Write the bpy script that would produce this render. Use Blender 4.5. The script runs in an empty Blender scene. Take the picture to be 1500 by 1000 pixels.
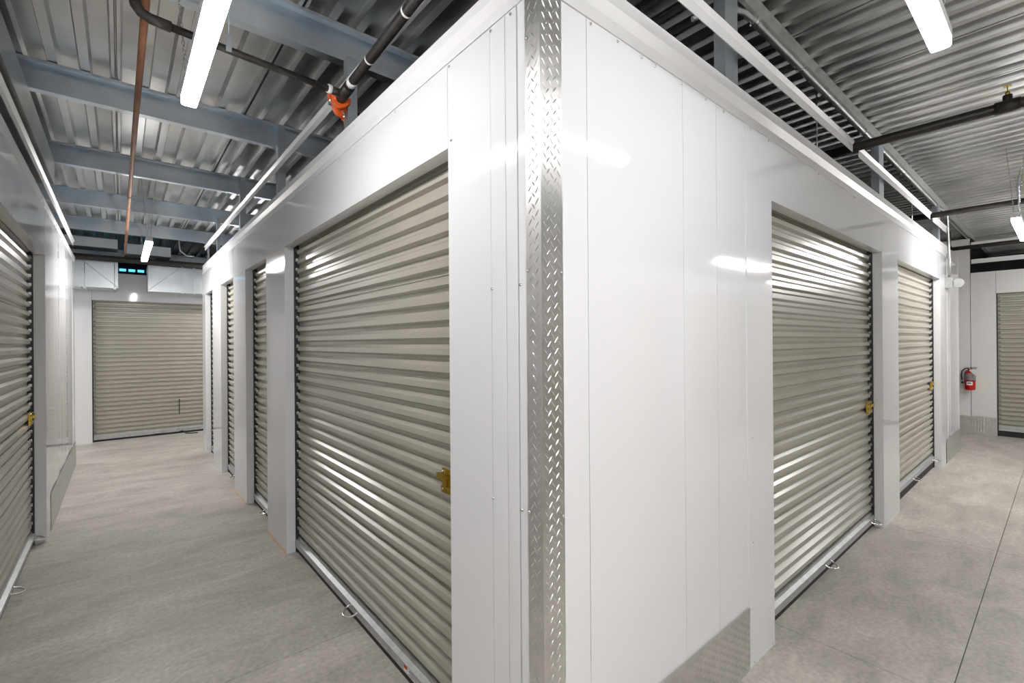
import bpy, math, random
from mathutils import Vector, Matrix
random.seed(7)
S = bpy.context.scene
COL = S.collection
PI = math.pi

# ------------------------------------------------------------------ materials
def new_mat(name):
    m = bpy.data.materials.new(name); m.use_nodes = True
    nt = m.node_tree
    b = next(n for n in nt.nodes if n.type == 'BSDF_PRINCIPLED')
    return m, nt, b

def noise_mat(name, c1, c2, scale, metallic=0.0, rough=(0.3, 0.4), bump=0.0, detail=4, stretch=(1, 1, 1), bscale=None, spec=None):
    m, nt, b = new_mat(name)
    tc = nt.nodes.new('ShaderNodeTexCoord'); mp = nt.nodes.new('ShaderNodeMapping')
    mp.inputs['Scale'].default_value = stretch
    nt.links.new(tc.outputs['Object'], mp.inputs['Vector'])
    n = nt.nodes.new('ShaderNodeTexNoise'); n.inputs['Scale'].default_value = scale; n.inputs['Detail'].default_value = detail
    nt.links.new(mp.outputs[0], n.inputs['Vector'])
    r = nt.nodes.new('ShaderNodeValToRGB')
    r.color_ramp.elements[0].position = 0.3; r.color_ramp.elements[0].color = (*c1, 1)
    r.color_ramp.elements[1].position = 0.7; r.color_ramp.elements[1].color = (*c2, 1)
    nt.links.new(n.outputs['Fac'], r.inputs['Fac']); nt.links.new(r.outputs['Color'], b.inputs['Base Color'])
    mr = nt.nodes.new('ShaderNodeMapRange'); mr.inputs['To Min'].default_value = rough[0]; mr.inputs['To Max'].default_value = rough[1]
    nt.links.new(n.outputs['Fac'], mr.inputs['Value']); nt.links.new(mr.outputs[0], b.inputs['Roughness'])
    b.inputs['Metallic'].default_value = metallic
    if spec is not None: b.inputs['Specular IOR Level'].default_value = spec
    if bump > 0:
        n2 = nt.nodes.new('ShaderNodeTexNoise'); n2.inputs['Scale'].default_value = bscale or scale * 3; n2.inputs['Detail'].default_value = 3
        nt.links.new(mp.outputs[0], n2.inputs['Vector'])
        bp = nt.nodes.new('ShaderNodeBump'); bp.inputs['Strength'].default_value = bump; bp.inputs['Distance'].default_value = 0.01
        nt.links.new(n2.outputs['Fac'], bp.inputs['Height']); nt.links.new(bp.outputs[0], b.inputs['Normal'])
    return m

M = {}
M['white'] = noise_mat('white_painted_steel', (.765, .77, .79), (.79, .795, .812), 1.5, rough=(.055, .08), bump=.004, bscale=2.0, spec=.5)
M['whitetrim'] = noise_mat('white_trim', (.78, .78, .79), (.82, .82, .83), 2, rough=(.25, .32))
M['farwhite'] = noise_mat('white_satin_panel', (.78, .77, .76), (.82, .81, .80), 2, rough=(.25, .32))
M['door'] = noise_mat('beige_door_paint', (.368, .348, .295), (.388, .367, .312), 3, rough=(.22, .28), spec=.7)
M['galv'] = noise_mat('galvanised_steel', (.50, .58, .66), (.80, .86, .91), 3, metallic=1, rough=(.30, .46), bump=.012, bscale=8)
M['deck'] = noise_mat('galvanised_deck', (.46, .47, .475), (.70, .695, .68), 2.2, metallic=1, rough=(.27, .42), bump=.02, bscale=4)
M['duct'] = noise_mat('bright_duct_steel', (.66, .71, .75), (.78, .82, .85), 4, metallic=1, rough=(.3, .4), bump=.008, bscale=5)
M['tread'] = noise_mat('aluminium_tread_plate', (.66, .655, .64), (.78, .77, .755), 12, metallic=1, rough=(.28, .38), bump=.02, bscale=60)
M['bar'] = noise_mat('zinc_bar', (.50, .51, .51), (.62, .63, .63), 20, metallic=.8, rough=(.35, .5))
M['rod'] = noise_mat('bright_zinc', (.75, .75, .74), (.85, .85, .84), 30, metallic=1, rough=(.18, .3))
M['rubber'] = noise_mat('black_rubber', (.012, .012, .012), (.02, .02, .02), 20, rough=(.6, .7))
M['dark'] = noise_mat('dark_guide', (.015, .017, .02), (.03, .033, .038), 10, rough=(.4, .5))
M['blackpipe'] = noise_mat('black_steel_pipe', (.010, .009, .008), (.032, .027, .024), 25, metallic=.2, rough=(.35, .6), bump=.2, bscale=60)
M['copper'] = noise_mat('rusty_copper_pipe', (.20, .075, .035), (.40, .19, .11), 9, metallic=.35, rough=(.4, .6), stretch=(3, .6, 3), bump=.1, bscale=50)
M['orange'] = noise_mat('orange_enamel', (.72, .09, .012), (.85, .14, .02), 8, rough=(.25, .35))
M['brass'] = noise_mat('brass', (.48, .33, .04), (.66, .49, .09), 20, metallic=1, rough=(.22, .38))
M['red'] = noise_mat('red_enamel', (.45, .006, .006), (.55, .012, .01), 5, rough=(.2, .3))
M['graylabel'] = noise_mat('grey_label', (.22, .19, .20), (.30, .27, .28), 30, rough=(.4, .5))
M['paper'] = noise_mat('paper_tag', (.88, .87, .85), (.92, .91, .89), 10, rough=(.6, .7))
M['ink'] = noise_mat('dark_ink', (.03, .03, .03), (.05, .05, .05), 10, rough=(.6, .7))
M['redink'] = noise_mat('red_ink', (.6, .05, .03), (.7, .08, .05), 10, rough=(.5, .6))
M['sealant'] = noise_mat('orange_sealant', (.65, .36, .16), (.75, .45, .22), 30, rough=(.6, .7))
M['housing'] = noise_mat('light_housing', (.75, .75, .74), (.8, .8, .79), 4, rough=(.35, .45))
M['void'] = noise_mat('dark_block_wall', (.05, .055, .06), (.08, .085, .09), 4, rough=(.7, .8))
M['navy'] = noise_mat('navy_panel', (.01, .022, .06), (.015, .03, .08), 4, rough=(.5, .6))

def emis(name, col, st):
    m, nt, b = new_mat(name)
    b.inputs['Base Color'].default_value = (.8, .8, .8, 1)
    b.inputs['Emission Color'].default_value = (*col, 1); b.inputs['Emission Strength'].default_value = st
    return m
M['lens'] = emis('led_lens', (1.0, .985, .975), 37.0)
M['lens_fill_mid'] = emis('led_lens_fill_mid', (1.0, .985, .975), 42.0)  # only for the added fill lamp by the opposite wall
M['lens_soft'] = emis('led_lens_soft', (1.0, .985, .975), 12.5)
M['lens_bright'] = emis('led_lens_bright', (1.0, .98, .96), 78.0)
M['lens_far'] = emis('led_lens_far', (1.0, .98, .96), 105.0)
M['lens_fill_back'] = emis('led_lens_fill_back', (1.0, .985, .975), 140.0)  # strong emission for the added fill lamp behind the camera
M['sky'] = emis('daylit_pane', (.10, .62, .85), 1.1)

def concrete():
    m, nt, b = new_mat('polished_concrete')
    N = nt.nodes; L = nt.links
    tc = N.new('ShaderNodeTexCoord')
    a = N.new('ShaderNodeTexNoise'); a.inputs['Scale'].default_value = 1.9; a.inputs['Detail'].default_value = 8; a.inputs['Roughness'].default_value = .70; a.inputs['Distortion'].default_value = .6
    mp = N.new('ShaderNodeMapping'); mp.inputs['Rotation'].default_value = (0, 0, .9); mp.inputs['Scale'].default_value = (1, 2.2, 1)
    L.new(tc.outputs['Object'], mp.inputs[0]); L.new(mp.outputs[0], a.inputs['Vector'])
    r = N.new('ShaderNodeValToRGB'); e = r.color_ramp.elements
    e[0].position = .28; e[0].color = (.36, .336, .304, 1)
    e[1].position = .72; e[1].color = (.66, .62, .56, 1)
    L.new(a.outputs['Fac'], r.inputs['Fac'])
    g = N.new('ShaderNodeTexNoise'); g.inputs['Scale'].default_value = 45; g.inputs['Detail'].default_value = 6
    L.new(tc.outputs['Object'], g.inputs['Vector'])
    gr = N.new('ShaderNodeValToRGB'); gr.color_ramp.elements[0].position = .3; gr.color_ramp.elements[0].color = (.80, .80, .80, 1); gr.color_ramp.elements[1].position = .7; gr.color_ramp.elements[1].color = (1.08, 1.08, 1.08, 1)
    L.new(g.outputs['Fac'], gr.inputs['Fac'])
    # trowel streaks
    s = N.new('ShaderNodeTexNoise'); s.inputs['Scale'].default_value = 5; s.inputs['Detail'].default_value = 7; s.inputs['Distortion'].default_value = 1.2
    mp2 = N.new('ShaderNodeMapping'); mp2.inputs['Scale'].default_value = (1, 2.2, 1); mp2.inputs['Rotation'].default_value = (0, 0, -.5)
    L.new(tc.outputs['Object'], mp2.inputs[0]); L.new(mp2.outputs[0], s.inputs['Vector'])
    sr = N.new('ShaderNodeValToRGB'); sr.color_ramp.elements[0].position = .35; sr.color_ramp.elements[0].color = (.955, .955, .955, 1); sr.color_ramp.elements[1].position = .65; sr.color_ramp.elements[1].color = (1.02, 1.02, 1.02, 1)
    L.new(s.outputs['Fac'], sr.inputs['Fac'])
    m1 = N.new('ShaderNodeMix'); m1.data_type = 'RGBA'; m1.blend_type = 'MULTIPLY'; m1.inputs['Factor'].default_value = 1
    m2 = N.new('ShaderNodeMix'); m2.data_type = 'RGBA'; m2.blend_type = 'MULTIPLY'; m2.inputs['Factor'].default_value = 1
    L.new(r.outputs['Color'], m1.inputs['A']); L.new(gr.outputs['Color'], m1.inputs['B'])
    L.new(m1.outputs['Result'], m2.inputs['A']); L.new(sr.outputs['Color'], m2.inputs['B'])
    L.new(m2.outputs['Result'], b.inputs['Base Color'])
    mr = N.new('ShaderNodeMapRange'); mr.inputs['To Min'].default_value = .38; mr.inputs['To Max'].default_value = .62
    L.new(s.outputs['Fac'], mr.inputs['Value']); L.new(mr.outputs[0], b.inputs['Roughness'])
    bp = N.new('ShaderNodeBump'); bp.inputs['Strength'].default_value = .08; bp.inputs['Distance'].default_value = .004
    L.new(g.outputs['Fac'], bp.inputs['Height']); L.new(bp.outputs[0], b.inputs['Normal'])
    return m
M['floor'] = concrete()

# ------------------------------------------------------------------ mesh builder
class MB:
    def __init__(s): s.v = []; s.f = []; s.sm = []
    def face(s, pts, smooth=False):
        i = len(s.v); s.v += [tuple(p) for p in pts]; s.f.append(tuple(range(i, i + len(pts)))); s.sm.append(smooth)
    def box(s, x0, x1, y0, y1, z0, z1, F=None):
        F = F or (lambda a, b, c: (a, b, c))
        i = len(s.v)
        for z in (z0, z1):
            for x, y in ((x0, y0), (x1, y0), (x1, y1), (x0, y1)): s.v.append(tuple(F(x, y, z)))
        for q in ((0, 3, 2, 1), (4, 5, 6, 7), (0, 1, 5, 4), (1, 2, 6, 5), (2, 3, 7, 6), (3, 0, 4, 7)):
            s.f.append(tuple(i + k for k in q)); s.sm.append(False)
        return s
    def extrude(s, prof, fn, a0, a1, closed=True, smooth=False, caps=True):
        """prof: list of (u,v); fn(a,u,v)->xyz"""
        n = len(prof); i = len(s.v)
        for a in (a0, a1):
            for u, v in prof: s.v.append(tuple(fn(a, u, v)))
        rng = n if closed else n - 1
        for k in range(rng):
            k2 = (k + 1) % n
            s.f.append((i + k, i + k2, i + n + k2, i + n + k)); s.sm.append(smooth)
        if closed and caps:
            s.f.append(tuple(i + k for k in range(n))); s.f.append(tuple(i + n + k for k in range(n))); s.sm += [False, False]
        return s
    def tube(s, pts, r, n=12, caps=True, smooth=True):
        pts = [Vector(p) for p in pts]; rr = r if isinstance(r, (list, tuple)) else [r] * len(pts)
        rings = []; up = None
        for k, p in enumerate(pts):
            if k == 0: t = pts[1] - p
            elif k == len(pts) - 1: t = p - pts[k - 1]
            else: t = (pts[k + 1] - p).normalized() + (p - pts[k - 1]).normalized()
            t.normalize()
            if up is None:
                up = Vector((0, 0, 1)) if abs(t.z) < .9 else Vector((1, 0, 0))
            a = t.cross(up).normalized(); bb = a.cross(t).normalized(); up = bb
            i = len(s.v); rings.append(i)
            for j in range(n):
                an = 2 * PI * j / n; s.v.append(tuple(p + (a * math.cos(an) + bb * math.sin(an)) * rr[k]))
        for k in range(len(rings) - 1):
            for j in range(n):
                j2 = (j + 1) % n
                s.f.append((rings[k] + j, rings[k] + j2, rings[k + 1] + j2, rings[k + 1] + j)); s.sm.append(smooth)
        if caps:
            s.f.append(tuple(rings[0] + j for j in range(n))); s.f.append(tuple(rings[-1] + j for j in range(n))); s.sm += [False, False]
        return s
    def bar(s, p, half, hw, h, F, ang):
        """raised tread bar at p=(a,z) on plane F(a,out,z)"""
        c, sn = math.cos(ang), math.sin(ang)
        i = len(s.v)
        for l, w, o in ((-half, 0, 0), (-half * .35, -hw, 0), (half * .35, -hw, 0), (half, 0, 0), (half * .35, hw, 0), (-half * .35, hw, 0), (-half * .4, 0, h), (half * .4, 0, h)):
            s.v.append(tuple(F(p[0] + l * c - w * sn, .0002 + o, p[1] + l * sn + w * c)))
        for q in ((0, 1, 6), (1, 2, 7, 6), (2, 3, 7), (3, 4, 7), (4, 5, 6, 7), (5, 0, 6)):
            s.f.append(tuple(i + k for k in q)); s.sm.append(False)
    def build(s, name, mat, parent=None, loc=None, recalc=True):
        import bmesh
        me = bpy.data.meshes.new(name)
        off = Vector(loc) if loc is not None else Vector((0, 0, 0))
        me.from_pydata([tuple(Vector(v) - off) for v in s.v], [], s.f)
        for p, k in zip(me.polygons, s.sm): p.use_smooth = k
        if recalc:
            bm = bmesh.new(); bm.from_mesh(me); bmesh.ops.recalc_face_normals(bm, faces=bm.faces[:]); bm.to_mesh(me); bm.free()
        me.materials.append(mat)
        o = bpy.data.objects.new(name, me); COL.objects.link(o)
        if parent is not None: o.parent = parent
        elif loc is not None: o.location = loc
        return o

def tag(o, label=None, cat=None, group=None, kind=None):
    if label: o['label'] = label
    if cat: o['category'] = cat
    if group: o['group'] = group
    if kind: o['kind'] = kind
    return o
def empty(name, loc):
    o = bpy.data.objects.new(name, None); o.empty_display_size = .1; o.location = loc; COL.objects.link(o); return o
def struct(o): return tag(o, kind='structure')

# plane frames  F(a, out, z)
FL = lambda a, o, z: (-o, a, z)                 # block face along the left corridor (x = 0)
FR = lambda a, o, z: (a, -o, z)                 # block face along the right corridor (y = 0)
WL = -1.30
FW = lambda a, o, z: (WL + o, a, z)             # wall left of the left corridor
YB = 8.42
FB = lambda a, o, z: (a, YB - o, z)             # wall closing the left corridor
XR = 9.10
FE = lambda a, o, z: (XR - o, a, z)             # wall closing the right corridor
YO = -2.45
FO = lambda a, o, z: (a, YO + o, z)             # wall opposite, behind the camera

# ------------------------------------------------------------------ panels
def panels(mb, F, spans, z0, z1, th=.06, gap=.003, tilt=.0012, out=0.0):
    for (a0, a1) in spans:
        t0 = out + random.uniform(-tilt, tilt); t1 = out + random.uniform(-tilt, tilt)
        A0, A1 = a0 + gap / 2, a1 - gap / 2
        i = len(mb.v)
        for z in (z0, z1):
            for a, o in ((A0, -th), (A1, -th), (A1, t1), (A0, t0)): mb.v.append(tuple(F(a, o, z)))
        for q in ((0, 3, 2, 1), (4, 5, 6, 7), (0, 1, 5, 4), (1, 2, 6, 5), (2, 3, 7, 6), (3, 0, 4, 7)):
            mb.f.append(tuple(i + k for k in q)); mb.sm.append(False)
def seq(*x): return list(zip(x[:-1], x[1:]))
ZS = 2.42; ZD = 2.13
def screws(parent, F, pts, loc=(0, 0, 0)):
    for a, z in pts:
        m = MB(); p = Vector(F(a, .0, z)); q = Vector(F(a, .004, z)); d = (q - p).normalized()
        m.tube([p, p + d * .0022, p + d * .0045], [.0048, .0045, .0026], n=8)
        m.build('screw', M['rod'], parent)

# wall of the block facing the left corridor
mb = MB()
panels(mb, FL, [(0.0, .092)], 0, ZS, gap=0, tilt=.0)
panels(mb, FL, [(.097, .149), (.149, .222), (.222, .463)], 0, ZS, gap=.0022, tilt=.0010)
for (a0, a1) in ((2.57, 3.10), (3.89, 4.48), (5.25, 5.85), (6.51, 6.78)):
    panels(mb, FL, [(a0, a1)], 0, ZD, gap=0)
panels(mb, FL, [(.463, 3.10), (3.10, 4.48), (4.48, 5.85), (5.85, 6.78)], ZD, ZS, gap=.0025, tilt=.0008)
wl = struct(mb.build('wall_center_left', M['white']))
screws(wl, FL, [(.218, 1.62), (.085, 1.62), (.218, .98), (.085, .98), (.215, .35), (.085, .38), (.44, 2.15)])
screws(wl, FL, [(a, ZS - .012) for a in (.12, .215, .45, .86, 1.5, 2.1, 2.9, 3.6)])

# wall of the block facing the right corridor
mb = MB()
panels(mb, FR, [(.0, .192), (.192, .452), (.452, .729), (.729, .986), (.986, 1.253)], 0, ZS, gap=.0022, tilt=.0012)
panels(mb, FR, [(1.253, 1.53)], 0, ZS, gap=.0, out=.003, tilt=.001)
panels(mb, FR, [(1.53, 3.63), (3.63, 4.15), (4.15, 6.20), (6.2, 6.5)], ZD, ZS, gap=.0025, tilt=.0008)
for (a0, a1) in ((3.63, 4.15), (6.20, 6.5)):
    panels(mb, FR, [(a0, a1)], 0, ZD, gap=0)
panels(mb, FR, seq(6.5, 6.7, 6.9, 7.1, 7.35, 7.6), 0, ZS, gap=.003, tilt=.003, out=-.004)
wr = struct(mb.build('wall_center_right', M['white']))
screws(wr, FR, [(1.30, .0125), (1.50, .0125), (1.3, .55), (1.3, 1.02), (1.3, 1.62), (1.24, .26), (.99, .262)])
screws(wr, FR, [(a, ZS - .012) for a in (.21, .34, .47, .55, .72, .9, 1.05, 1.3, 1.5, 2.2, 2.9)])
# remaining two sides of the block, plus back side walls
mb = MB(); panels(mb, lambda a, o, z: (7.6 + o, a, z), seq(0.0, 1.4, 2.8, 4.2, 5.6, 6.78), 0, 2.5)
struct(mb.build('wall_center_east', M['farwhite']))
mb = MB(); panels(mb, lambda a, o, z: (a, 6.78 + o, z), seq(.0, 1.5, 3, 4.5, 6, 7.6), 0, 2.5)
struct(mb.build('wall_center_north', M['farwhite']))
# unit partition inside the block (seen above the doors as a dark mass)
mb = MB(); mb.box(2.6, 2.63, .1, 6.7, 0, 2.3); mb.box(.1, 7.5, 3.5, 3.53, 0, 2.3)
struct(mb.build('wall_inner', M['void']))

# left wall
mb = MB()
ZSW = 2.475
panels(mb, FW, [(-2.45, -1.9), (-.2, .3), (.3, .9), (.9, 1.4), (1.4, 1.87)], 0, ZSW)
panels(mb, FW, [(-1.9, -.2)], ZD, ZSW)
panels(mb, FW, [(1.87, 3.97)], ZD, ZSW, tilt=.0008)
panels(mb, FW, seq(3.97, 4.24, 4.55, 4.85, 5.1, 5.4, 5.65, 5.95, 6.2, 6.5, 6.7, 6.88), 0, ZSW, gap=.003, tilt=.003)
ww = struct(mb.build('wall_left', M['white']))
mb = MB(); panels(mb, lambda a, o, z: (a, 6.88 + o, z), [(-4.0, -1.3)], 0, 2.53)
struct(mb.build('wall_left_return', M['farwhite']))

# wall closing the left corridor
mb = MB()
panels(mb, FB, seq(-4, -3.1, -2.2, -1.195), 0, ZD + .0)
panels(mb, FB, seq(-4, -3.1, -2.2, -1.195, 1.0, 2.0, 3.5, 5.0), ZD, 2.55)
panels(mb, FB, [(1.0, 2.0), (2.0, 3.5), (3.5, 5)], 0, ZD)
struct(mb.build('wall_back_left', M['white']))

# wall closing the right corridor
mb = MB()
panels(mb, FE, seq(.035, .50, 1.2, 2.0), 0, 2.99)
panels(mb, FE, [(-.24, .032)], 0, 2.46); panels(mb, FE, [(-2.35, -.24)], ZD, 2.46); panels(mb, FE, [(-3.4, -2.35)], 0, 2.46)
struct(mb.build('wall_back_right', M['farwhite']))

# wall behind the camera
mb = MB()
panels(mb, FO, [(-1.24, -.2)], 0, 2.42); panels(mb, FO, [(-.2, 1.9), (1.9, 2.5), (2.5, 4.6), (4.6, 5.2), (5.2, 7.3), (7.3, 9.0)], ZD, 2.42)
panels(mb, FO, [(1.9, 2.5), (4.6, 5.2), (7.3, 9.0)], 0, ZD)
struct(mb.build('wall_opposite', M['white']))

# outer shell of the building
mb = MB()
mb.box(-4.3, -4.2, -4.2, 13.2, 0, 3.3)
struct(mb.build('wall_outer_west', M['void']))
mb = MB(); mb.box(12.2, 12.3, -4.2, 13.2, 0, 3.3); struct(mb.build('wall_outer_east', M['void']))
mb = MB(); mb.box(-4.2, 12.2, -4.3, -4.2, 0, 3.3); struct(mb.build('wall_outer_south', M['void']))
mb = MB(); mb.box(-4.2, 12.2, 13.0, 13.1, 0, 3.3); struct(mb.build('wall_outer_north', M['void']))

# ------------------------------------------------------------------ floor with sawn joints
mb = MB(); g = .0022
xs = [-4.2, 1.70, 3.72, 7.7, 12.2]; ys = [-4.2, -.60, 1.43, 5.45, 9.4, 13.1]
for i in range(len(xs) - 1):
    for j in range(len(ys) - 1):
        mb.box(xs[i] + g, xs[i + 1] - g, ys[j] + g, ys[j + 1] - g, -.1, 0)
mb.box(-4.2, 12.2, -4.2, 13.1, -.2, -.012)
struct(mb.build('floor', M['floor']))

# ------------------------------------------------------------------ ceiling deck
ZL = 3.06
mb = MB()
def deck(y0, y1, dz):
    x = -4.2; prof = []; k = 0
    while x < 12.2:
        prof += [(x, ZL), (x + .042, ZL), (x + .052, ZL + .042), (x + .128, ZL + .042)]
        if k % 4 == 3:
            prof += [(x + .136, ZL), (x + .152, ZL), (x + .155, ZL + .036), (x + .160, ZL + .036), (x + .163, ZL), (x + .178, ZL), (x + .186, ZL + .042), (x + .262, ZL + .042)]
            x += .272
        else: x += .138
        k += 1
    mb.extrude(prof, lambda a, u, v: (u, a, v + dz), y0, y1, closed=False)
deck(-4.2, -.95, .002); deck(-.97, 2.62, .0); deck(2.60, 7.3, .0035); deck(7.28, 13.1, .007)
mb.box(-4.3, 12.3, -4.3, 13.1, 3.16, 3.25)
struct(mb.build('ceiling', M['deck'], recalc=False))

# ------------------------------------------------------------------ caps and rails
def cap(n, F, a0, a1, zs, zt, ot=.022):
    h = zt - zs
    prof = [(-.06, zs), (.004, zs), (.006, zs + h * .34), (ot, zs + h * .62), (ot, zt), (ot - .004, zt), (ot - .004, zs + h * .66), (.002, zs + h * .4), (-.06, zs + h * .4)]
    m = MB(); m.extrude(prof, lambda a, u, v: F(a, u, v), a0, a1)
    return struct(m.build('trim_%d' % n, M['whitetrim']))
cap(1, FL, -.006, 6.55, ZS, 2.510)
cap(2, FR, -.006, 6.62, ZS, 2.535)
cap(3, FW, -2.45, 6.88, ZSW, 2.532, .008)
def rail(n, F, a0, a1, z0, z1, out=.012):
    h = z1 - z0
    prof = [(out, z0), (out + .003, z0), (out + .003, z0 + h * .72), (out + .016, z1), (out + .013, z1), (out, z0 + h * .76)]
    m = MB(); m.extrude(prof, lambda a, u, v: F(a, u, v), a0, a1)
    return struct(m.build('trim_%d' % n, M['whitetrim']))
rail(4, FL, -.01, 6.36, 2.685, 2.738)
rail(5, FR, -.01, 2.82, 2.69, 2.755); rail(6, FR, 2.96, 5.53, 2.69, 2.755); rail(7, FR, 5.67, 6.6, 2.69, 2.755)
rail(8, FW, -2.0, 6.5, 2.605, 2.665)
rail(9, FE, -2.4, .02, 2.60, 2.665, .0); rail(10, FE, -2.4, .02, 2.85, 2.925, .0)
# door sealant line at the pillar bases
mb = MB()
for a0, a1 in ((2.57, 3.10), (3.89, 4.48)): mb.box(a0, a1, .0012, .006, 0, .004, FL)
struct(mb.build('trim_11', M['sealant']))

# ------------------------------------------------------------------ tread plates
def tread_plate(mb, F, a0, a1, z0, z1, pz=.0315, pa=.0137, half=.0118, hw=.0021, h=.0016):
    nc = int((a1 - a0 - .006) / pa)
    s0 = a0 + ((a1 - a0) - (nc - 1) * pa) / 2
    for c in range(nc):
        a = s0 + c * pa; off = (-c * .3125) % 1.0
        z = z0 + pz * off + .012
        while z < z1 - .010:
            ang = math.radians(52 if c % 2 else -52)
            ha = half if abs(half * math.cos(ang)) < min(a - a0, a1 - a) else max(.003, min(a - a0, a1 - a) / math.cos(ang))
            mb.bar((a, z), ha, hw, h, F, ang); z += pz
mb = MB(); T = .003
mb.extrude([(0.0, 0.0), (-T, 0), (-T, -T), (.081, -T), (.081, 0)][0:0] or [(-T, .057), (-T, -T), (.081, -T), (.081, 0.0), (0.0, 0.0), (0.0, .057)], lambda a, u, v: (u, v, a), .002, 2.60)
tread_plate(mb, lambda a, o, z: (-T - o, a, z), -T, .057, .0, 2.6)
tread_plate(mb, lambda a, o, z: (a, -T - o, z), -T, .081, .0, 2.6)
cg = mb.build('corner_guard', M['tread'], loc=(0, 0, 0))
tag(cg, 'tall aluminium tread plate corner guard folded around the near corner of the white block', 'corner guard')
screws(cg, lambda a, o, z: (-T - o - .0015, a, z), [(.049, 1.655), (.049, .985), (.049, .33), (.049, 2.3)])
screws(cg, lambda a, o, z: (a, -T - o - .0015, z), [(.072, 1.65), (.072, .97), (.072, .30), (.072, 2.3)])
def kick(F, a0, a1, z1, label, step=.0160):
    m = MB(); m.box(a0, a1, .004, .006, .002, z1, F)
    tread_plate(m, lambda a, o, z: F(a, .006 + o, z), a0, a1, 0, z1, pa=step, half=.0105, hw=.0034, h=.0024)
    loc = F((a0 + a1) / 2, .005, 0)
    o = m.build('kick_plate', M['tread'], loc=loc)
    return tag(o, label, 'kick plate', 'tread plate kick plates on the white walls')
kick(FR, .083, 1.252, .276, 'aluminium tread plate kick plate on the block wall between corner guard and right door')
kick(FR, 6.52, 7.59, .276, 'narrow kick plate at the far end of the block wall in the right corridor')
kick(FW, 4.24, 6.87, .29, 'long tread plate kick plate low on the left wall past the left door')
kick(FE, -.235, .6, .276, 'tread plate kick plate below the red fire extinguisher')
kick(FO, .0 - 1.1, -.25, .276, 'tread plate kick plate on the wall behind the camera')

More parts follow.
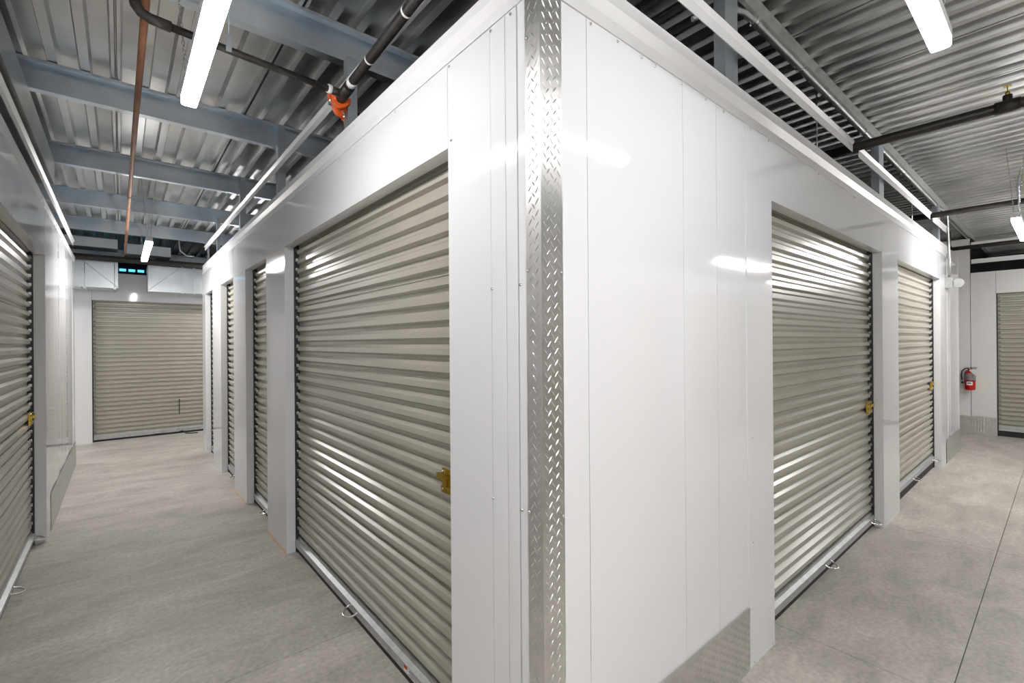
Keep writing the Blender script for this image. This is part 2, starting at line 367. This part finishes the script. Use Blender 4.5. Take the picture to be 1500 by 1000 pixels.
# ------------------------------------------------------------------ roll-up doors
PIT = .067
def roll_door(n, F, a_right, sgn, w, gapz=.035, latch=True, handles=(.5, .04), sticker=False, zt=2.2, strap=False):
    """local coordinate t runs from the right jamb (seen from the corridor); a = a_right + sgn*t"""
    base = F(a_right + sgn * w / 2, -.07, 0)
    root = struct(empty('door_%d' % n, base))
    G = lambda t, o, z: F(a_right + sgn * t, o, z)
    R = -.073                     # ridge plane
    prof = []; z = gapz + .075; k = 0
    DP = .021
    prof.append((z - .02, R - DP))
    while z < zt:
        prof += [(z, R - DP), (z + .017, R - DP), (z + .027, R), (z + .051, R)]
        if k % 6 == 5: prof += [(z + .0640, R - .0175), (z + .0650, R - .012), (z + .0665, R - .012)]
        z += PIT; k += 1
    prof.append((z, R - DP))
    mb = MB(); flat = R - .019
    cols = [(.006, 0.), (.014, .0), (.040, 1.), (w - .040, 1.), (w - .014, 0.), (w - .006, .0)]
    i = len(mb.v); n_ = len(prof)
    for t, s in cols:
        for zz, o in prof: mb.v.append(tuple(G(t, flat + (o - flat) * s if o > flat else o, zz)))
    for c in range(len(cols) - 1):
        for j in range(n_ - 1):
            a = i + c * n_ + j; mb.f.append((a, a + n_, a + n_ + 1, a + 1)); mb.sm.append(False)
    cu = mb.build('curtain', M['door'], root, base)
    md = cu.modifiers.new('thick', 'SOLIDIFY'); md.thickness = .0012; md.offset = 0
    # guides
    for t0, t1 in ((.0, .012), (w - .012, w)):
        g = MB(); g.box(t0, t1, -.125, -.0615, 0, 2.2, G)
        q = g.build('guide', M['dark'], root, base)
        c = MB(); z = gapz + .12
        tt = t0 + .0125 if t0 < .1 else t0 - .0045
        while z < 2.1:
            c.box(tt, tt + .004, R - .012, R + .004, z, z + .022, G); z += PIT
        c.build('wind_clip', M['rod'], q, base)
    # bottom bar: angle with ledge, rubber seal below
    b = MB(); b.extrude([(R - .014, gapz), (R + .012, gapz), (R + .012, gapz + .042), (R + .020, gapz + .044), (R + .020, gapz + .050), (R - .002, gapz + .058), (R - .002, gapz + .075), (R - .014, gapz + .075)],
              lambda a, u, v: G(a, u, v), .012, w - .012)
    bb = b.build('bottom_bar', M['bar'], root, base)
    s = MB(); s.extrude([(R - .014, .001), (R + .004, .001), (R + .008, gapz), (R - .014, gapz)], lambda a, u, v: G(a, u, v), .013, w - .013)
    s.build('rubber_seal', M['rubber'], root, base)
    for fr in handles:
        t = fr * w if fr > .1 else fr
        h = MB(); o0 = R + .012; zz = gapz + .035; hw = .05 if w > 1 else .038
        pts = [G(t - hw, o0, zz), G(t - hw, o0 + .012, zz - .003)]
        for q in range(0, 9):
            an = PI - PI * q / 8
            pts.append(G(t + hw * math.cos(an), o0 + .014 + .046 * math.sin(an), zz - .006 - .012 * math.sin(an)))
        pts += [G(t + hw, o0 + .012, zz - .003), G(t + hw, o0, zz)]
        h.tube(pts, .0052, n=8)
        ho = h.build('handle', M['rod'], root, base)
        for sx in (-hw, hw):
            e = MB(); e.tube([G(t + sx, o0 - .001, zz), G(t + sx, o0 + .004, zz)], .009, n=12); e.build('handle_boss', M['rod'], ho, base)
    if latch:
        zl = .935; o0 = R + .001
        l = MB(); l.box(.03, .165, o0, o0 + .004, zl - .048, zl + .045, G)
        la = l.build('latch', M['brass'], root, base)
        a = MB(); a.box(.0, .185, o0 + .004, o0 + .017, zl + .002, zl + .024, G); a.box(.10, .132, o0 + .017, o0 + .026, zl + .004, zl + .02, G)
        a.build('slide_bolt', M['brass'], la, base)
        a = MB(); a.box(.035, .160, o0 + .004, o0 + .012, zl - .044, zl - .018, G); a.box(.120, .14, o0 + .004, o0 + .014, zl - .02, zl + .004, G)
        a.box(.035, .155, o0 + .004, o0 + .009, zl + .03, zl + .04, G)
        a.build('latch_plate', M['brass'], la, base)
        for (tt, dz) in ((.148, .035), (.148, -.031), (.05, .035), (.05, -.031)):
            rv = MB(); rv.tube([G(tt, o0 + .004, zl + dz), G(tt, o0 + .0145, zl + dz)], .0035, n=8); rv.build('rivet', M['rod'], la, base)
    if sticker:
        t = .32
        st = MB(); st.box(t, t + .16, R + .0122, R + .0128, gapz + .006, gapz + .038, G); so = st.build('sticker', M['paper'], bb, base)
        st = MB(); st.box(t + .128, t + .158, R + .0129, R + .0132, gapz + .020, gapz + .036, G); st.build('sticker_warning', M['redink'], bb, base)
        st = MB()
        for q in range(4): st.box(t + .01, t + .115 - .012 * (q % 2), R + .0129, R + .0132, gapz + .010 + q * .0065, gapz + .0125 + q * .0065, G)
        st.build('sticker_print', M['ink'], bb, base)
    return root
roll_door(1, FL, .463, 1, 2.107, latch=True, handles=(.49,), sticker=True)
roll_door(2, FL, 3.10, 1, .79, handles=(.36,))
roll_door(3, FL, 4.48, 1, .77, handles=(.33,))
roll_door(4, FL, 5.85, 1, .66, handles=())
roll_door(5, FR, 3.63, -1, 2.10, handles=(.54, .095))
roll_door(6, FR, 6.20, -1, 2.05, gapz=.075, handles=(.57, .095))
roll_door(7, FW, 3.97, -1, 2.10, gapz=.03, handles=(.48, .06))
roll_door(8, FB, .905, -1, 2.10, gapz=.03, latch=False, handles=())
roll_door(9, FE, -2.34, 1, 2.10, gapz=.085, latch=False, handles=())
roll_door(10, FW, -.2, -1, 1.70, gapz=.03)
for k, a in enumerate((-.2, 2.5, 5.2)):
    roll_door(11 + k, FO, a, 1, 2.1, gapz=.03, latch=True)

# writing on the extinguisher and the far door: small marks only
# ------------------------------------------------------------------ joists (Z purlins)
JY = [-2.77, -1.36, .045, 1.47, 2.83, 4.23, 5.62, 7.02, 9.4]
JL = {-2.77: 'galvanised ceiling joist behind the camera, over the wall opposite the block', -1.36: 'galvanised ceiling joist over the outer side of the right corridor',
      .045: 'galvanised joist running over the block wall along the right corridor, conduit strapped beneath it',
      1.47: 'galvanised joist crossing the left corridor above the orange coupling, nearest of the row', 2.83: 'galvanised joist crossing the left corridor at the end of the near strip light',
      4.23: 'third galvanised joist across the left corridor, where the long wall-top channel ends', 5.62: 'fourth galvanised joist across the left corridor, between near and far strip lights',
      7.02: 'farthest galvanised joist across the left corridor, just before the ducts', 9.4: 'galvanised joist beyond the wall with the far end door'}
for y in JY:
    m = MB(); t = .003; zt = ZL - .001; zb = 2.91 if y != .045 else 2.985
    prof = [(-.055, zt - .016), (-.055, zt), (t, zt), (t, zb + t), (.055, zb + t), (.055, zb + .016), (.052, zb + .016), (.052, zb + t + .0001 + t), (t + .0001, zb + 2 * t)][:6]
    prof = [(-.055, zt - .016), (-.055, zt), (t, zt), (t, zb + t), (.055 - t, zb + t), (.055 - t, zb + .016), (.055, zb + .016), (.055, zb), (0, zb), (0, zt - t), (-.055 + t, zt - t), (-.055 + t, zt - .016)]
    if y == .045: prof = [(-.035, zb + .012), (-.035, zt), (.020, zt), (.020, zb), (.008, zb), (.006, zb + .012), (-.004, zb + .03), (-.014, zb + .012), (-.016, zb), (-.035, zb)][::-1]
    m.extrude(prof, lambda a, u, v: (a, y + u, v), -4.19, 12.19)
    o = m.build('ceiling_joist', M['galv'] if y != .045 else M['bar'], loc=(4, y, zb))
    tag(o, JL[y], 'joist', 'galvanised ceiling joists')
# channel over the left wall
m = MB(); m.extrude([(-1.262, 2.715), (-1.36, 2.715), (-1.36, 2.718), (-1.265, 2.718), (-1.265, 2.905), (-1.36, 2.905), (-1.36, 2.908), (-1.262, 2.908)], lambda a, u, v: (u, a, v), -2.40, 4.19)
tag(m.build('steel_channel', M['deck'], loc=(-1.32, 1, 2.76)), 'long olive grey steel channel running above the left wall under the deck', 'channel')

# studs
def stud(F, a, w, d, z0, z1, label, out=-.012, side=1):
    m = MB(); t = .002
    prof = [(a, out), (a + w, out), (a + w, out - d), (a + w - .015, out - d), (a + w - .015, out - d + t), (a + w - t, out - d + t), (a + w - t, out - t), (a + t, out - t), (a + t, out - d + t), (a + .015, out - d + t), (a + .015, out - d), (a, out - d)]
    m.extrude(prof, lambda q, u, v: F(u, v, q), z0, z1)
    o = m.build('wall_stud', M['galv'], loc=F(a + w / 2, out - d / 2, z0))
    tag(o, label, 'stud', 'galvanised studs above the block walls')
stud(FL, 1.415, .05, .05, 2.47, 2.908, 'galvanised stud above the left block wall behind the orange coupling')
stud(FL, 2.765, .06, .05, 2.47, 3.05, 'galvanised stud rising from the left block wall to the second joist')
stud(FL, 4.165, .06, .05, 2.47, 3.05, 'galvanised stud rising from the left block wall to the third joist')
stud(FL, 5.555, .06, .03, 2.47, 2.95, 'thin galvanised stud above the left block wall near its far end')
stud(FL, 6.34, .035, .02, 2.47, 2.80, 'short stub stud at the far end of the white rail')
stud(FR, 1.10, .115, .05, 2.47, 2.984, 'wide galvanised stud above the right block wall, nearest the corner')
stud(FR, 3.62, .14, .05, 2.47, 2.984, 'wide galvanised stud above the far jamb of the first right door')
stud(FR, 6.18, .14, .05, 2.47, 2.984, 'wide galvanised stud above the right block wall beside the conduit drop')
for a, lab in ((2.52, 'thin hanger rod above the first right door beside the black pipe'), (5.35, 'thin hanger rod above the second right door beside the black pipe')):
    m = MB(); m.tube([FR(a, -.10, 2.55), FR(a, -.10, 3.06)], .004, n=8); m.tube([FR(a, -.10, 2.55), FR(a, -.10, 2.58)], .009, n=8)
    tag(m.build('hanger_rod', M['galv'], loc=FR(a, -.10, 2.55)), lab, 'rod')

# ------------------------------------------------------------------ strip lights
def chain(mb, p0, p1, link=.022, r=.0012):
    p0 = Vector(p0); p1 = Vector(p1); d = p1 - p0; L = d.length; d.normalize(); n = max(2, int(L / (link * .78)))
    a = d.cross(Vector((1, .3, 0))).normalized(); b = d.cross(a).normalized()
    for k in range(n):
        c = p0 + d * (L * (k + .5) / n); s = a if k % 2 else b
        pts = [c + d * (math.sin(q * PI / 4) * link / 2) + s * (math.cos(q * PI / 4) * .0045) for q in range(9)]
        mb.tube(pts, r, n=4, caps=False)
def strip(F, a0, a1, label, lens='lens'):
    """F(a, o, z): a along the fixture, o across, centred at o=0"""
    zb = 2.42
    root = empty('strip_light', F((a0 + a1) / 2, 0, zb)); L = tuple(root.location)
    tag(root, label, 'light', 'hanging LED strip lights')
    m = MB(); prof = [(-.028, zb + .030), (-.028, zb + .062), (-.018, zb + .075), (.018, zb + .075), (.028, zb + .062), (.028, zb + .030)]
    m.extrude(prof, lambda a, u, v: F(a, u, v), a0, a1); m.build('housing', M['housing'], root, L)
    m = MB(); prof = [(-.0265, zb + .030), (-.0265, zb + .006), (-.023, zb + .001), (-.010, zb), (.010, zb), (.023, zb + .001), (.0265, zb + .006), (.0265, zb + .030)]
    m.extrude(prof, lambda a, u, v: F(a, u, v), a0 + .002, a1 - .002); m.build('lens', M[lens], root, L)
    for e in (a0 + .06, a1 - .06):
        for s in (-1, 1):
            m = MB(); chain(m, F(e, s * .012, zb + .075), F(e + s * .0, s * .055, 3.06)); m.build('chain', M['rod'], root, L)
    m = MB(); m.tube([F(a1 - .2, .0, zb + .075), F(a1 - .18, .02, zb + .25), F(a1 - .1, .03, 2.95), F(a1 - .08, .03, 3.06)], .003, n=6); m.build('cord', M['whitetrim'], root, L)
    return root
SL = lambda a, o, z: (-.655 + o, a, z)
SR = lambda a, o, z: (a, -.648 + o, z)
strip(SL, .15, 1.37, 'long glowing strip light hanging on chains in the near left corridor')
strip(SL, 4.75, 5.97, 'distant glowing strip light in front of the ducts in the left corridor', 'lens_far')
strip(SR, .01, 1.23, 'glowing strip light at the top right under the ribbed deck', 'lens_soft')
RL = strip(SR, 4.78, 6.0, 'distant strip light at the right edge hanging on a bent wire', 'lens_bright')
strip(SL, -2.3, -1.08, 'added unseen fill strip light behind the camera in line with the left corridor', 'lens_fill_back')  # added out of view to brighten the floor and left side
strip(lambda a, o, z: (a, -2.15 + o, z), -.4, .82, 'added unseen fill strip light behind the camera beside the opposite wall', 'lens_fill_mid')  # unseen lamp added to light the right block face evenly
strip(lambda a, o, z: (a, -1.78 + o, z), 4.75, 5.97, 'strip light near the wall opposite the right doors', 'lens_bright')
strip(lambda a, o, z: (a, 7.6 + o, z), -3.6, -2.38, 'added hidden fill strip light in the cross passage left of the far door', 'lens_far')  # hidden lamp added to lift the far end of the left corridor
strip(lambda a, o, z: (7.7 + o, a, z), -2.3, -1.08, 'added fill strip light beside the right far door, outside the picture', 'lens_bright')  # lamp added off frame as fill for the right corridor's end
strip(lambda a, o, z: (a, 7.5 + o, z), .4, 1.62, 'added hidden fill strip light in the cross passage behind the block', 'lens_bright')  # lamp added out of sight behind the block, fills the far end

# ------------------------------------------------------------------ pipes
def pipe(name, mat, pts, r, label, cat='pipe', n=16):
    m = MB(); m.tube(pts, r, n=n); return tag(m.build(name, mat, loc=pts[0]), label, cat)
pr = pipe('copper_pipe', M['copper'], [(-.775, -2.3, 2.74), (-.80, 2.6, 2.74), (-.815, 7.55, 2.74)], .0135, 'rusty orange copper pipe running the length of the left corridor under the joists')
m = MB(); m.tube([(-.815, 7.54, 2.74), (-.8152, 7.60, 2.74)], .016, n=16); m.build('end_cap', M['copper'], pr, (-.775, -2.3, 2.74))
for y in (1.0, 4.3, 6.9):
    x = -.79 - (y * .0035); m = MB(); m.tube([(x, y - .02, 2.74), (x, y + .02, 2.74)], .0165, n=16); m.build('coupling', M['copper'], pr, (-.775, -2.3, 2.74))
# sprinkler main with tee branch and orange coupling
ZP = 2.66
base = (-.035, 1.37, ZP)
sp = empty('sprinkler_pipe', base); tag(sp, 'thick black sprinkler main beside the white rail with a branch to the left', 'pipe')
m = MB(); m.tube([(-.106, -.35, ZP), (-.073, .55, ZP), (-.049, 1.19, ZP), (-.036, 1.34, ZP)], .0205, n=18); m.build('main_pipe', M['blackpipe'], sp, base)
m = MB(); m.tube([(-.045, 1.24, ZP), (-.036, 1.40, ZP)], .026, n=18); m.tube([(-.04, 1.33, ZP), (-.10, 1.325, ZP)], .019, n=16); m.build('tee', M['blackpipe'], sp, base)
m = MB(); m.tube([(-.09, 1.325, ZP), (-.45, 1.295, ZP), (-.735, 1.265, ZP)], .0145, n=16); m.build('branch_pipe', M['blackpipe'], sp, base)
m = MB(); m.tube([(-.72, 1.266, ZP), (-.782, 1.260, ZP + .002), (-.808, 1.258, ZP + .012), (-.823, 1.257, ZP + .032), (-.826, 1.256, ZP + .052)], [.020, .019, .018, .019, .020], n=16); m.build('elbow', M['blackpipe'], sp, base)
for y in (.62, .98): 
    m = MB(); m.tube([(-.0937 + y * .0375, y, ZP), (-.0937 + y * .0375, y + .010, ZP)], .0212, n=18); m.build('thread_mark', M['paper'], sp, base)
m = MB(); m.tube([(-.10, 1.3235, ZP), (-.118, 1.3218, ZP)], .0200, n=16); m.build('paint_band', M['paper'], sp, base)
m = MB(); m.tube([(-.050, 1.185, ZP), (-.046, 1.22, ZP)], .0222, n=16); m.build('paint_band', M['paper'], sp, base)
# hanger bracket
m = MB(); m.box(-.540, -.520, 1.262, 1.265, ZP - .018, ZP + .05); m.tube([(-.53, 1.2635, ZP + .05), (-.53, 1.2635, 3.06)], .003, n=6)
tag(m.build('pipe_hanger', M['galv'], loc=(-.53, 1.2635, ZP)), 'small bright strap hanger holding the black branch pipe beside the near strip light', 'hanger')
def sprinkler(loc, parent, ploc):
    x, y, z = loc
    m = MB(); m.tube([(x, y, z), (x, y, z + .018)], .010, n=8); m.tube([(x, y, z + .018), (x, y, z + .022)], .007, n=8)
    for q in (-1, 1): m.tube([(x + q * .008, y, z + .018), (x + q * .014, y, z + .03), (x + q * .006, y, z + .045), (x, y, z + .048)], .0022, n=6)
    m.tube([(x, y, z + .048), (x, y, z + .051)], .017, n=16); m.build('sprinkler_head', M['brass'], parent, ploc)
sprinkler((-.826, 1.256, ZP + .053), sp, base)
# orange coupling
cb = (-.028, 1.42, ZP - .012)
oc = empty('grooved_coupling', cb); tag(oc, 'bright orange grooved elbow coupling at the end of the black sprinkler main', 'coupling')
m = MB(); m.tube([(-.037, 1.375, ZP + .0), (-.034, 1.41, ZP - .002)], [.041, .041], n=20)
m.tube([(-.035, 1.40, ZP), (-.03, 1.435, ZP - .006), (-.012, 1.462, ZP - .012), (.02, 1.478, ZP - .014), (.045, 1.482, ZP - .014)], [.030, .034, .036, .034, .031], n=20)
m.tube([(.02, 1.478, ZP - .014), (.05, 1.483, ZP - .014)], .041, n=20)
m.box(-.090, -.074, 1.376, 1.408, ZP - .014, ZP + .014); m.box(.0, .012, 1.376, 1.408, ZP - .014, ZP + .014)
m.box(.022, .048, 1.464, 1.496, ZP - .068, ZP - .05); m.box(.022, .048, 1.464, 1.496, ZP + .02, ZP + .04)
m.tube([(-.080, 1.391, ZP), (-.03, 1.391, ZP)], [.018, .03], n=12)
m.tube([(.035, 1.48, ZP - .062), (.035, 1.48, ZP - .02)], [.018, .03], n=12)
m.build('body', M['orange'], oc, cb)
for p, q in (((-.083, 1.392, ZP - .038), (-.083, 1.392, ZP + .026)), ((.020, 1.455, ZP - .058), (.052, 1.452, ZP - .06)), ((.0, 1.44, ZP - .03), (.0, 1.43, ZP - .064))):
    m = MB(); m.tube([p, q], .0055, n=8); v = (Vector(q) - Vector(p)).normalized(); m.tube([Vector(p), Vector(p) + v * .012], .0105, n=6, smooth=False); m.build('bolt', M['rod'], oc, cb)
pipe('branch_line', M['blackpipe'], [(.052, 1.482, ZP - .014), (2.55, 1.49, ZP - .014)], .021, 'thin black pipe leaving the orange coupling over the top of the block')
# pipes over the right corridor
p1 = pipe('sprinkler_pipe', M['blackpipe'], [(2.89, 2.5, 2.74), (2.89, -2.6, 2.74)], .0285, 'nearest black pipe crossing the right corridor, carrying a small sprinkler')
m = MB(); m.tube([(2.89, -.66, 2.74), (2.89, -.76, 2.74)], .034, n=16); m.tube([(2.89, -.71, 2.74), (2.89, -.71, 2.80)], .020, n=14); m.build('outlet_tee', M['blackpipe'], p1, (2.89, 2.5, 2.74))
sprinkler((2.89, -.71, 2.80), p1, (2.89, 2.5, 2.74))
pipe('sprinkler_pipe', M['blackpipe'], [(5.60, 2.0, 2.74), (5.60, -2.6, 2.74)], .0285, 'second black pipe crossing the right corridor below the deck')
p3 = (8.25, .16, 3.0)
m = MB(); m.tube([p3, (8.25, .16, 2.80), (8.25, .15, 2.755), (8.25, .12, 2.74), (8.25, -2.6, 2.74)], [.012, .012, .020, .028, .028], n=14)
P3 = tag(m.build('sprinkler_pipe', M['blackpipe'], loc=p3), 'farthest black pipe in the right corridor in front of the end wall', 'pipe')
P4 = pipe('sprinkler_pipe', M['blackpipe'], [(-3.0, 7.75, 2.685), (-1.2, 7.75, 2.67), (3.0, 7.75, 2.70)], .043, 'thick black pipe crossing the end of the left corridor above the ducts')

def rods(parent, ploc, pts, z0):
    for x, y in pts:
        k = MB(); k.tube([(x, y, z0), (x, y, 3.061)], .004, n=6); k.build('hanger_rod', M['galv'], parent, ploc)
rods(P4, (-3.0, 7.75, 2.685), [(-1.9, 7.75), (.6, 7.75)], 2.72); rods(P3, p3, [(8.25, -1.2)], 2.765)
# conduit with straps
cpts = [(1.10, .16, 2.90), (1.16, .11, 2.93), (1.24, .06, 2.955), (1.34, .035, 2.970), (1.44, .030, 2.972), (3.9, .030, 2.972), (6.34, .030, 2.965), (6.42, .01, 2.95), (6.48, -.03, 2.90), (6.505, -.035, 2.6), (6.51, -.040, 2.40), (6.56, -.035, 2.30), (6.57, -.030, 2.17)]
m = MB(); m.tube(cpts, .0125, n=12); cd = m.build('conduit', M['bar'], loc=cpts[0])
tag(cd, 'galvanised electrical conduit strapped under the joist and bending down to a junction box', 'conduit')
for x in (1.45, 2.05, 3.3, 4.6):
    k = MB(); k.box(x - .012, x + .012, .01, .064, 2.979, 2.9845); k.tube([(x - .011, .030, 2.972), (x + .011, .030, 2.972)], .0150, n=12); k.tube([(x, .055, 2.984), (x, .055, 2.960)], .005, n=6)
    k.build('strap', M['rod'], cd, cpts[0])
jb = (6.57, -.03, 2.11); j = empty('junction_box', jb); tag(j, 'grey square junction box with a round cover at the end of the conduit', 'junction box')
m = MB(); m.box(6.51, 6.63, -.055, -.004 + .004, 2.05, 2.17); m.build('box', M['bar'], j, jb)
m = MB(); m.tube([(6.63, -.10, 2.11), (6.66, -.10, 2.11), (6.672, -.10, 2.11)], [.052, .052, .04], n=28); m.box(6.63, 6.655, -.06, -.0, 2.08, 2.14); m.build('round_cover', M['bar'], j, jb)

# bent wire beside the right far light
m = MB(); m.tube([(5.35, -.95, 3.05), (5.35, -.80, 3.04), (5.35, -.66, 3.0), (5.35, -.64, 2.9), (5.35, -.645, 2.50)], .006, n=8)
m.build('power_cord', M['galv'], RL, tuple(RL.location))

# ------------------------------------------------------------------ ducts at the end of the left corridor
def duct(x0, x1, y0, y1, z0, z1, diag, label, seams=(), name='air_duct'):
    b = ((x0 + x1) / 2, (y0 + y1) / 2, z0)
    m = MB(); m.box(x0, x1, y0, y1, z0, z1)
    if diag:
        (ax, az), (bx, bz) = diag
        p = Vector((ax, y0 - .001, az)); q = Vector((bx, y0 - .001, bz)); m.tube([p, q], .005, n=6)
    r = m.build(name, M['duct'], loc=b); tag(r, label, 'duct')
    for s in seams:
        k = MB(); k.box(s - .012, s + .012, y0 - .018, y1 + .002, z0 - .010, z1 + .010); k.build('seam_flange', M['duct'], r, b)
    for X in (x0 + .06, x1 - .06):
        k = MB(); k.tube([(X, y1 - .03, z1), (X, y1 - .03, 3.061)], .004, n=6); k.build('hanger_rod', M['galv'], r, b)
    return r
duct(-2.4, -.893, 7.90, 8.34, 2.275, 2.655, ((-1.27, 2.64), (-.90, 2.29)), 'square galvanised duct at the left above the far door, crease falling to the right', (-1.30,))
duct(-.552, 1.2, 7.90, 8.34, 2.255, 2.645, ((-.545, 2.27), (-.17, 2.63)), 'square galvanised duct at the right above the far door, crease rising to the right', (-.13, .02))
duct(-1.6, -.895, 7.95, 8.3, 2.85, 2.985, None, 'flat upper galvanised duct left of the copper pipe end', ())
duct(-.82, -.27, 7.95, 8.3, 2.80, 2.945, None, 'flat upper galvanised duct behind the distant left strip light', ())
for x, lab in ((-1.25, 'left'), (-.93, 'right')):
    m = MB(); m.box(x - .015, x + .015, 7.88, 8.34, 2.255, 2.2745); m.tube([(x, 7.885, 2.262), (x, 7.885, 2.62)], .004, n=6)
    tag(m.build('duct_hanger', M['galv'], loc=(x, 8.1, 2.26)), 'thin strap hanger under the %s end of the left square duct' % lab, 'hanger')
m = MB(); m.tube([(-.20, 7.6, 3.062), (-.18, 7.62, 2.86), (-.10, 7.65, 2.80), (.0, 7.66, 2.80)], .012, n=8)
tag(m.build('flexible_conduit', M['bar'], loc=(-.2, 7.6, 3.05)), 'small bent conduit hanging at the right end of the upper ducts', 'conduit')

# daylit slot far beyond the left corridor
wn = MB(); wn.box(-4, 3, 10.0, 10.06, 0, 2.78); wn.box(-4, 3, 10.0, 10.06, 2.835, 3.05)
struct(wn.build('wall_far_north', M['navy']))
w1 = struct(empty('window_1', (-.66, 10.03, 2.78)))
for k in range(-4, 6):
    x = -.88 + k * .128
    m = MB(); m.box(x, x + .094, 10.02, 10.03, 2.785, 2.83); m.build('pane', M['sky'], w1, (-.66, 10.03, 2.78))
m = MB()
for k in range(-5, 6):
    x = -.88 + k * .128
    m.box(x + .094, x + .128, 10.01, 10.05, 2.78, 2.835)
m.build('mullions', M['navy'], w1, (-.66, 10.03, 2.78))

# ------------------------------------------------------------------ straps on the far door
m = MB(); m.box(-.140, -.128, 8.470, 8.476, .32, .555); m.box(-.142, -.126, 8.466, 8.478, .54, .565)
tag(m.build('pull_strap', M['rubber'], loc=(-.134, 8.473, .44)), 'short black pull strap hanging on the far beige door', 'strap')
m = MB(); pts = [(-.16, 8.46, .02), (-.10, 8.42, .045), (-.06, 8.36, .012), (.02, 8.30, .008), (.10, 8.31, .008)]
m.tube(pts, .009, n=8); m.tube([(-.45, 8.47, .03), (-.16, 8.46, .02)], .006, n=8)
tag(m.build('rope', M['rubber'], loc=(-.06, 8.36, 0)), 'black rope end lying on the floor at the foot of the far door', 'rope')

# ------------------------------------------------------------------ fire extinguisher
EX = (8.99, .035, .68)
ex = empty('fire_extinguisher', EX); tag(ex, 'red fire extinguisher with grey label and paper tag hanging on the far white wall', 'fire extinguisher')
x, y, z = EX; r = .062
m = MB(); prof = [(0, .0), (.05, .0), (r, .012), (r, .245), (.058, .268), (.040, .288), (.022, .298), (.022, .315)]
n = 28
for k in range(len(prof) - 1):
    for q in range(n):
        a0 = 2 * PI * q / n; a1 = 2 * PI * (q + 1) / n
        (r0, h0), (r1, h1) = prof[k], prof[k + 1]
        P = lambda rr, an, h: (x + rr * math.cos(an), y + rr * math.sin(an), z + h)
        if r0 == 0: m.face([P(0, a0, h0), P(r1, a1, h1), P(r1, a0, h1)], True)
        else: m.face([P(r0, a0, h0), P(r0, a1, h0), P(r1, a1, h1), P(r1, a0, h1)], True)
m.build('cylinder', M['red'], ex, EX)
def wrap(name, mat, h0, h1, a0, a1, rr=r + .001, parent=ex):
    m = MB(); k = 16
    for q in range(k):
        t0 = a0 + (a1 - a0) * q / k; t1 = a0 + (a1 - a0) * (q + 1) / k
        m.face([(x + rr * math.cos(t0), y + rr * math.sin(t0), z + h0), (x + rr * math.cos(t1), y + rr * math.sin(t1), z + h0), (x + rr * math.cos(t1), y + rr * math.sin(t1), z + h1), (x + rr * math.cos(t0), y + rr * math.sin(t0), z + h1)], True)
    return m.build(name, mat, parent, EX, recalc=False)
wrap('upper_label', M['graylabel'], .148, .255, 0, 2 * PI)
wrap('front_label', M['paper'], .075, .128, PI - .55, PI + .55)
wrap('label_mark', M['ink'], .098, .114, PI - .32, PI + .32, r + .002)
m = MB(); m.tube([(x, y, z + .142), (x, y, z + .149)], r + .003, n=24); m.build('band', M['rubber'], ex, EX)
m = MB(); m.tube([(x, y, z + .31), (x, y, z + .335)], .018, n=12); m.build('valve', M['bar'], ex, EX)
m = MB(); m.box(x - .02, x + .012, y - .078, y - .0, z + .335, z + .343); m.box(x - .016, x + .01, y - .07, y + .03, z + .318, z + .326); m.build('lever', M['rubber'], ex, EX)
m = MB(); m.tube([(x, y + .012, z + .328), (x - .01, y + .05, z + .325), (x - .015, y + .085, z + .285), (x - .015, y + .092, z + .22), (x - .012, y + .085, z + .148)], .0085, n=10); m.build('hose', M['rubber'], ex, EX)
m = MB(); m.tube([(x - .012, y + .083, z + .128), (x - .012, y + .083, z + .095)], [.011, .013], n=10); m.build('nozzle', M['rubber'], ex, EX)
m = MB(); m.face([(x - .075, y + .005, z + .30), (x - .085, y - .03, z + .32), (x - .09, y - .115, z + .245), (x - .08, y - .075, z + .215)]); tg = m.build('tag', M['paper'], ex, EX, recalc=False)
md = tg.modifiers.new('t', 'SOLIDIFY'); md.thickness = .001
m = MB(); m.box(9.05, XR - .001, y - .02, y + .02, z + .16, z + .33); m.build('wall_bracket', M['bar'], ex, EX)
# ------------------------------------------------------------------ camera
cam_d = bpy.data.cameras.new('camera'); cam = bpy.data.objects.new('camera', cam_d); COL.objects.link(cam)
f_px, yaw, pitch, roll = 682.870330, 0.871936277, 1.12592913e-03, -7.48565617e-03
C = Vector((-0.872928134, -0.913001342, 1.45725662))
fw = Vector((math.cos(yaw) * math.cos(pitch), math.sin(yaw) * math.cos(pitch), math.sin(pitch)))
rt = Vector((math.sin(yaw), -math.cos(yaw), 0)); up = rt.cross(fw)
r2 = rt * math.cos(roll) + up * math.sin(roll); u2 = -rt * math.sin(roll) + up * math.cos(roll)
cam.matrix_world = Matrix(((r2.x, u2.x, -fw.x, C.x), (r2.y, u2.y, -fw.y, C.y), (r2.z, u2.z, -fw.z, C.z), (0, 0, 0, 1)))
cam_d.sensor_width = 36; cam_d.sensor_fit = 'HORIZONTAL'; cam_d.lens = f_px * 36 / 1500; cam_d.clip_start = .02
S.camera = cam

w = bpy.data.worlds.new('world'); S.world = w; w.use_nodes = True
w.node_tree.nodes['Background'].inputs[0].default_value = (.5, .55, .6, 1); w.node_tree.nodes['Background'].inputs[1].default_value = .05
S.view_settings.view_transform = 'Standard'; S.view_settings.look = 'None'; S.view_settings.gamma = 1
S.view_settings.use_curve_mapping = False
S.view_settings.exposure = 0.45
try:
    S.cycles.max_bounces = 14; S.cycles.diffuse_bounces = 8; S.cycles.glossy_bounces = 8; S.cycles.use_denoising = True
    S.cycles.sample_clamp_indirect = 2.5; S.cycles.use_light_tree = True
except Exception: pass
